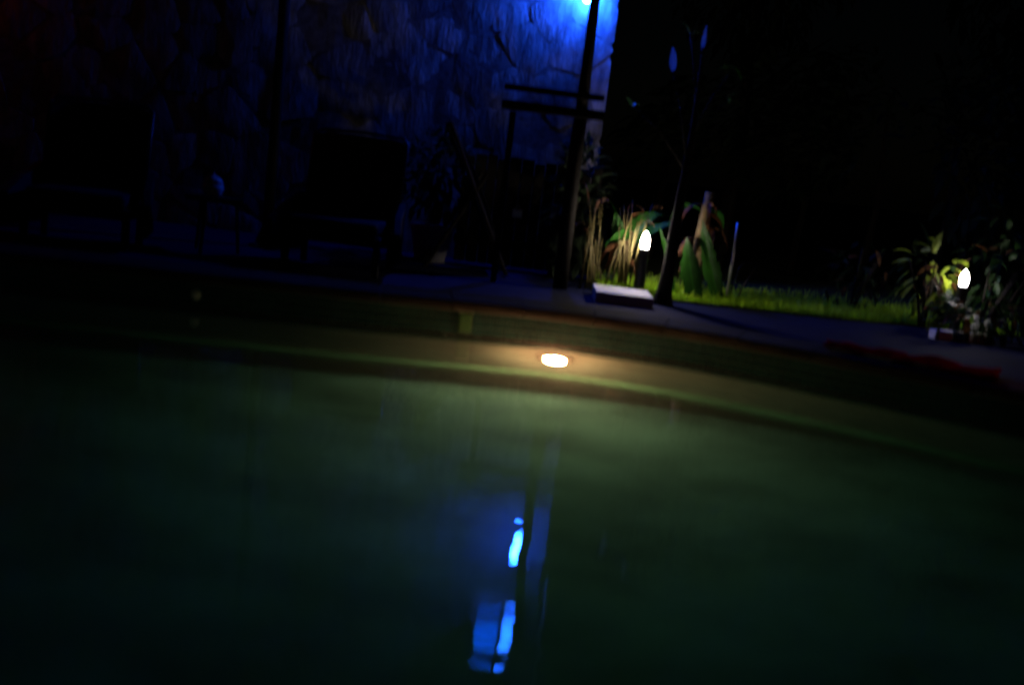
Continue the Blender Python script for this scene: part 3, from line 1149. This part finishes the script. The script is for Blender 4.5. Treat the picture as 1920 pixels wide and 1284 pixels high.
def s_at_x(x):
    best = min((i for i in range(2000) if at_len(PERIM * i / 2000).y > 4), key=lambda i: abs(at_len(PERIM * i / 2000).x - x))
    return PERIM * best / 2000


t = thing('pool_light', (0, 0, 0), 'round warm underwater light glowing in the pool wall', 'light')
F = wall_frame(s_at_x(0.285), -0.40)
t.matrix_world = F
RX = Matrix.Rotation(math.pi / 2, 4, 'X')     # lathe axis +z -> -y (into the pool)
MB().lathe([(0.045, 0.0), (0.112, 0.0), (0.115, 0.006), (0.105, 0.012), (0.08, 0.018), (0.066, 0.023)], seg=28, M4=RX).build('bezel', M['pale_plastic'], t, smooth=True)
MB().lathe([(0.060, 0.024), (0.070, 0.034), (0.073, 0.05), (0.067, 0.068), (0.048, 0.084), (0.021, 0.093), (0.004, 0.095)], seg=28, M4=RX).build(
    'lens', M['bulb_pool'], t, smooth=True)

t = thing('glint', (0, 0, 0), 'green reflection on the pool wall tiles, built as a coloured plate', 'glint')
t.matrix_world = wall_frame(s_at_x(-0.31), 0.088)  # added plate, its green colour stands in for a reflection
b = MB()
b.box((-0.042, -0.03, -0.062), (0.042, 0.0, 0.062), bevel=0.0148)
b.build('glint_plate', M['green_glint'], t)
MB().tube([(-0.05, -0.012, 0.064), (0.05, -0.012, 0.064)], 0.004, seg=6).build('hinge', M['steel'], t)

t = thing('blue_glint', (0, 0, 0), 'small blue reflection on the pool wall at left, built as a disc', 'glint_disc')
t.matrix_world = wall_frame(s_at_x(-1.92), 0.088)  # added disc in place of a blue reflection on the tiles
MB().lathe([(0.03, 0.0), (0.03, 0.006), (0.018, 0.012)], seg=16, M4=RX).build('glint_ring', M['pale_plastic'], t, smooth=True)
MB().lathe([(0.012, 0.0), (0.014, 0.018), (0.008, 0.022)], seg=12, M4=RX).build('glint_eye', M['steel'], t, smooth=True)

# ------------------------------------------------------------------ red lantern beyond the left end
def red_lantern(loc, label, bulb, rz=0.0):
    t = thing('red_lantern', loc, label, 'lantern', 'red lanterns round the pool', rz)
    b = MB()
    b.box((-0.03, -0.005, -0.05), (0.03, 0.02, 0.05), bevel=0.004)
    b.build('wall_plate', M['black_metal'], t)
    MB().tube([(0, -0.005, 0.02), (0, -0.12, 0.08), (0, -0.2, 0.06)], 0.009, seg=7).build('bracket', M['black_metal'], t)
    MB().lathe([(0.03, -0.08), (0.07, -0.05), (0.08, 0.0), (0.065, 0.05), (0.03, 0.075)], seg=18, c=(0, -0.2, -0.03)).build(
        'globe', bulb, t, smooth=True)


red_lantern((-5.75, 9.70, 2.55), 'red glowing lantern on the stone wall beyond the left armchair', M['bulb_red'])
t = thing('lantern_post', (3.60, 5.98, DECK), 'dark short post added to hold the red lantern at right rim', 'post')
MB().tube([(0, 0, 0), (0, 0, 0.4), (0, 0, 0.78)], [0.045, 0.04, 0.035], seg=10).build('shaft', M['dark_wood'], t, smooth=True)  # unseen post and lantern, added to light the red patches
red_lantern((3.55, 5.98, DECK + 0.62), 'added unseen red lantern lighting the red patches from the right rim', M['bulb_red_near'], R(-90))

# ------------------------------------------------------------------ dark garden behind
t = thing('hedge', (4.9, 12.2, DECK), 'dark tall hedge closing the garden behind the lamps', 'hedge')
leaf_cloud('foliage', M['hedge_leaf'], t, (0, 0, 1.3), (4.0, 0.7, 1.5), 5200, 0.26, 31)
b = MB()
for q in range(9):
    x = -3.4 + q * 0.85
    b.tube([(x, 0, 0), (x + 0.05, 0, 1.0), (x, 0.1, 2.2)], [0.05, 0.04, 0.015], seg=7)
b.build('stem', M['bark'], t)
for i, (x, y, h, lab) in enumerate(((2.6, 13.6, 5.2, 'dark leafy tree nearest the stone wall corner'),
                                    (6.4, 14.0, 5.6, 'dark leafy tree behind the half hidden garden lamp'))):
    t = thing('garden_tree', (x, y, DECK), lab, 'tree', 'dark trees behind the lawn')
    b = MB()
    b.tube([(0, 0, 0), (0.05, 0, h * 0.3), (0.0, 0.05, h * 0.6), (0.05, 0, h * 0.85)], [0.11, 0.09, 0.06, 0.02], seg=10)
    for q in range(6):
        a = q * 1.05
        z0 = h * (0.4 + 0.06 * q)
        b.tube([(0.03, 0.02, z0), (0.5 * math.cos(a), 0.5 * math.sin(a), z0 + 0.5), (1.0 * math.cos(a), 1.0 * math.sin(a), z0 + 0.9)],
               [0.04, 0.025, 0.008], seg=6)
    b.build('trunk', M['bark'], t, smooth=True)
    leaf_cloud('crown', M['hedge_leaf'], t, (0, 0, h * 0.78), (1.25, 1.2, h * 0.3), 2600, 0.2, 41 + i)
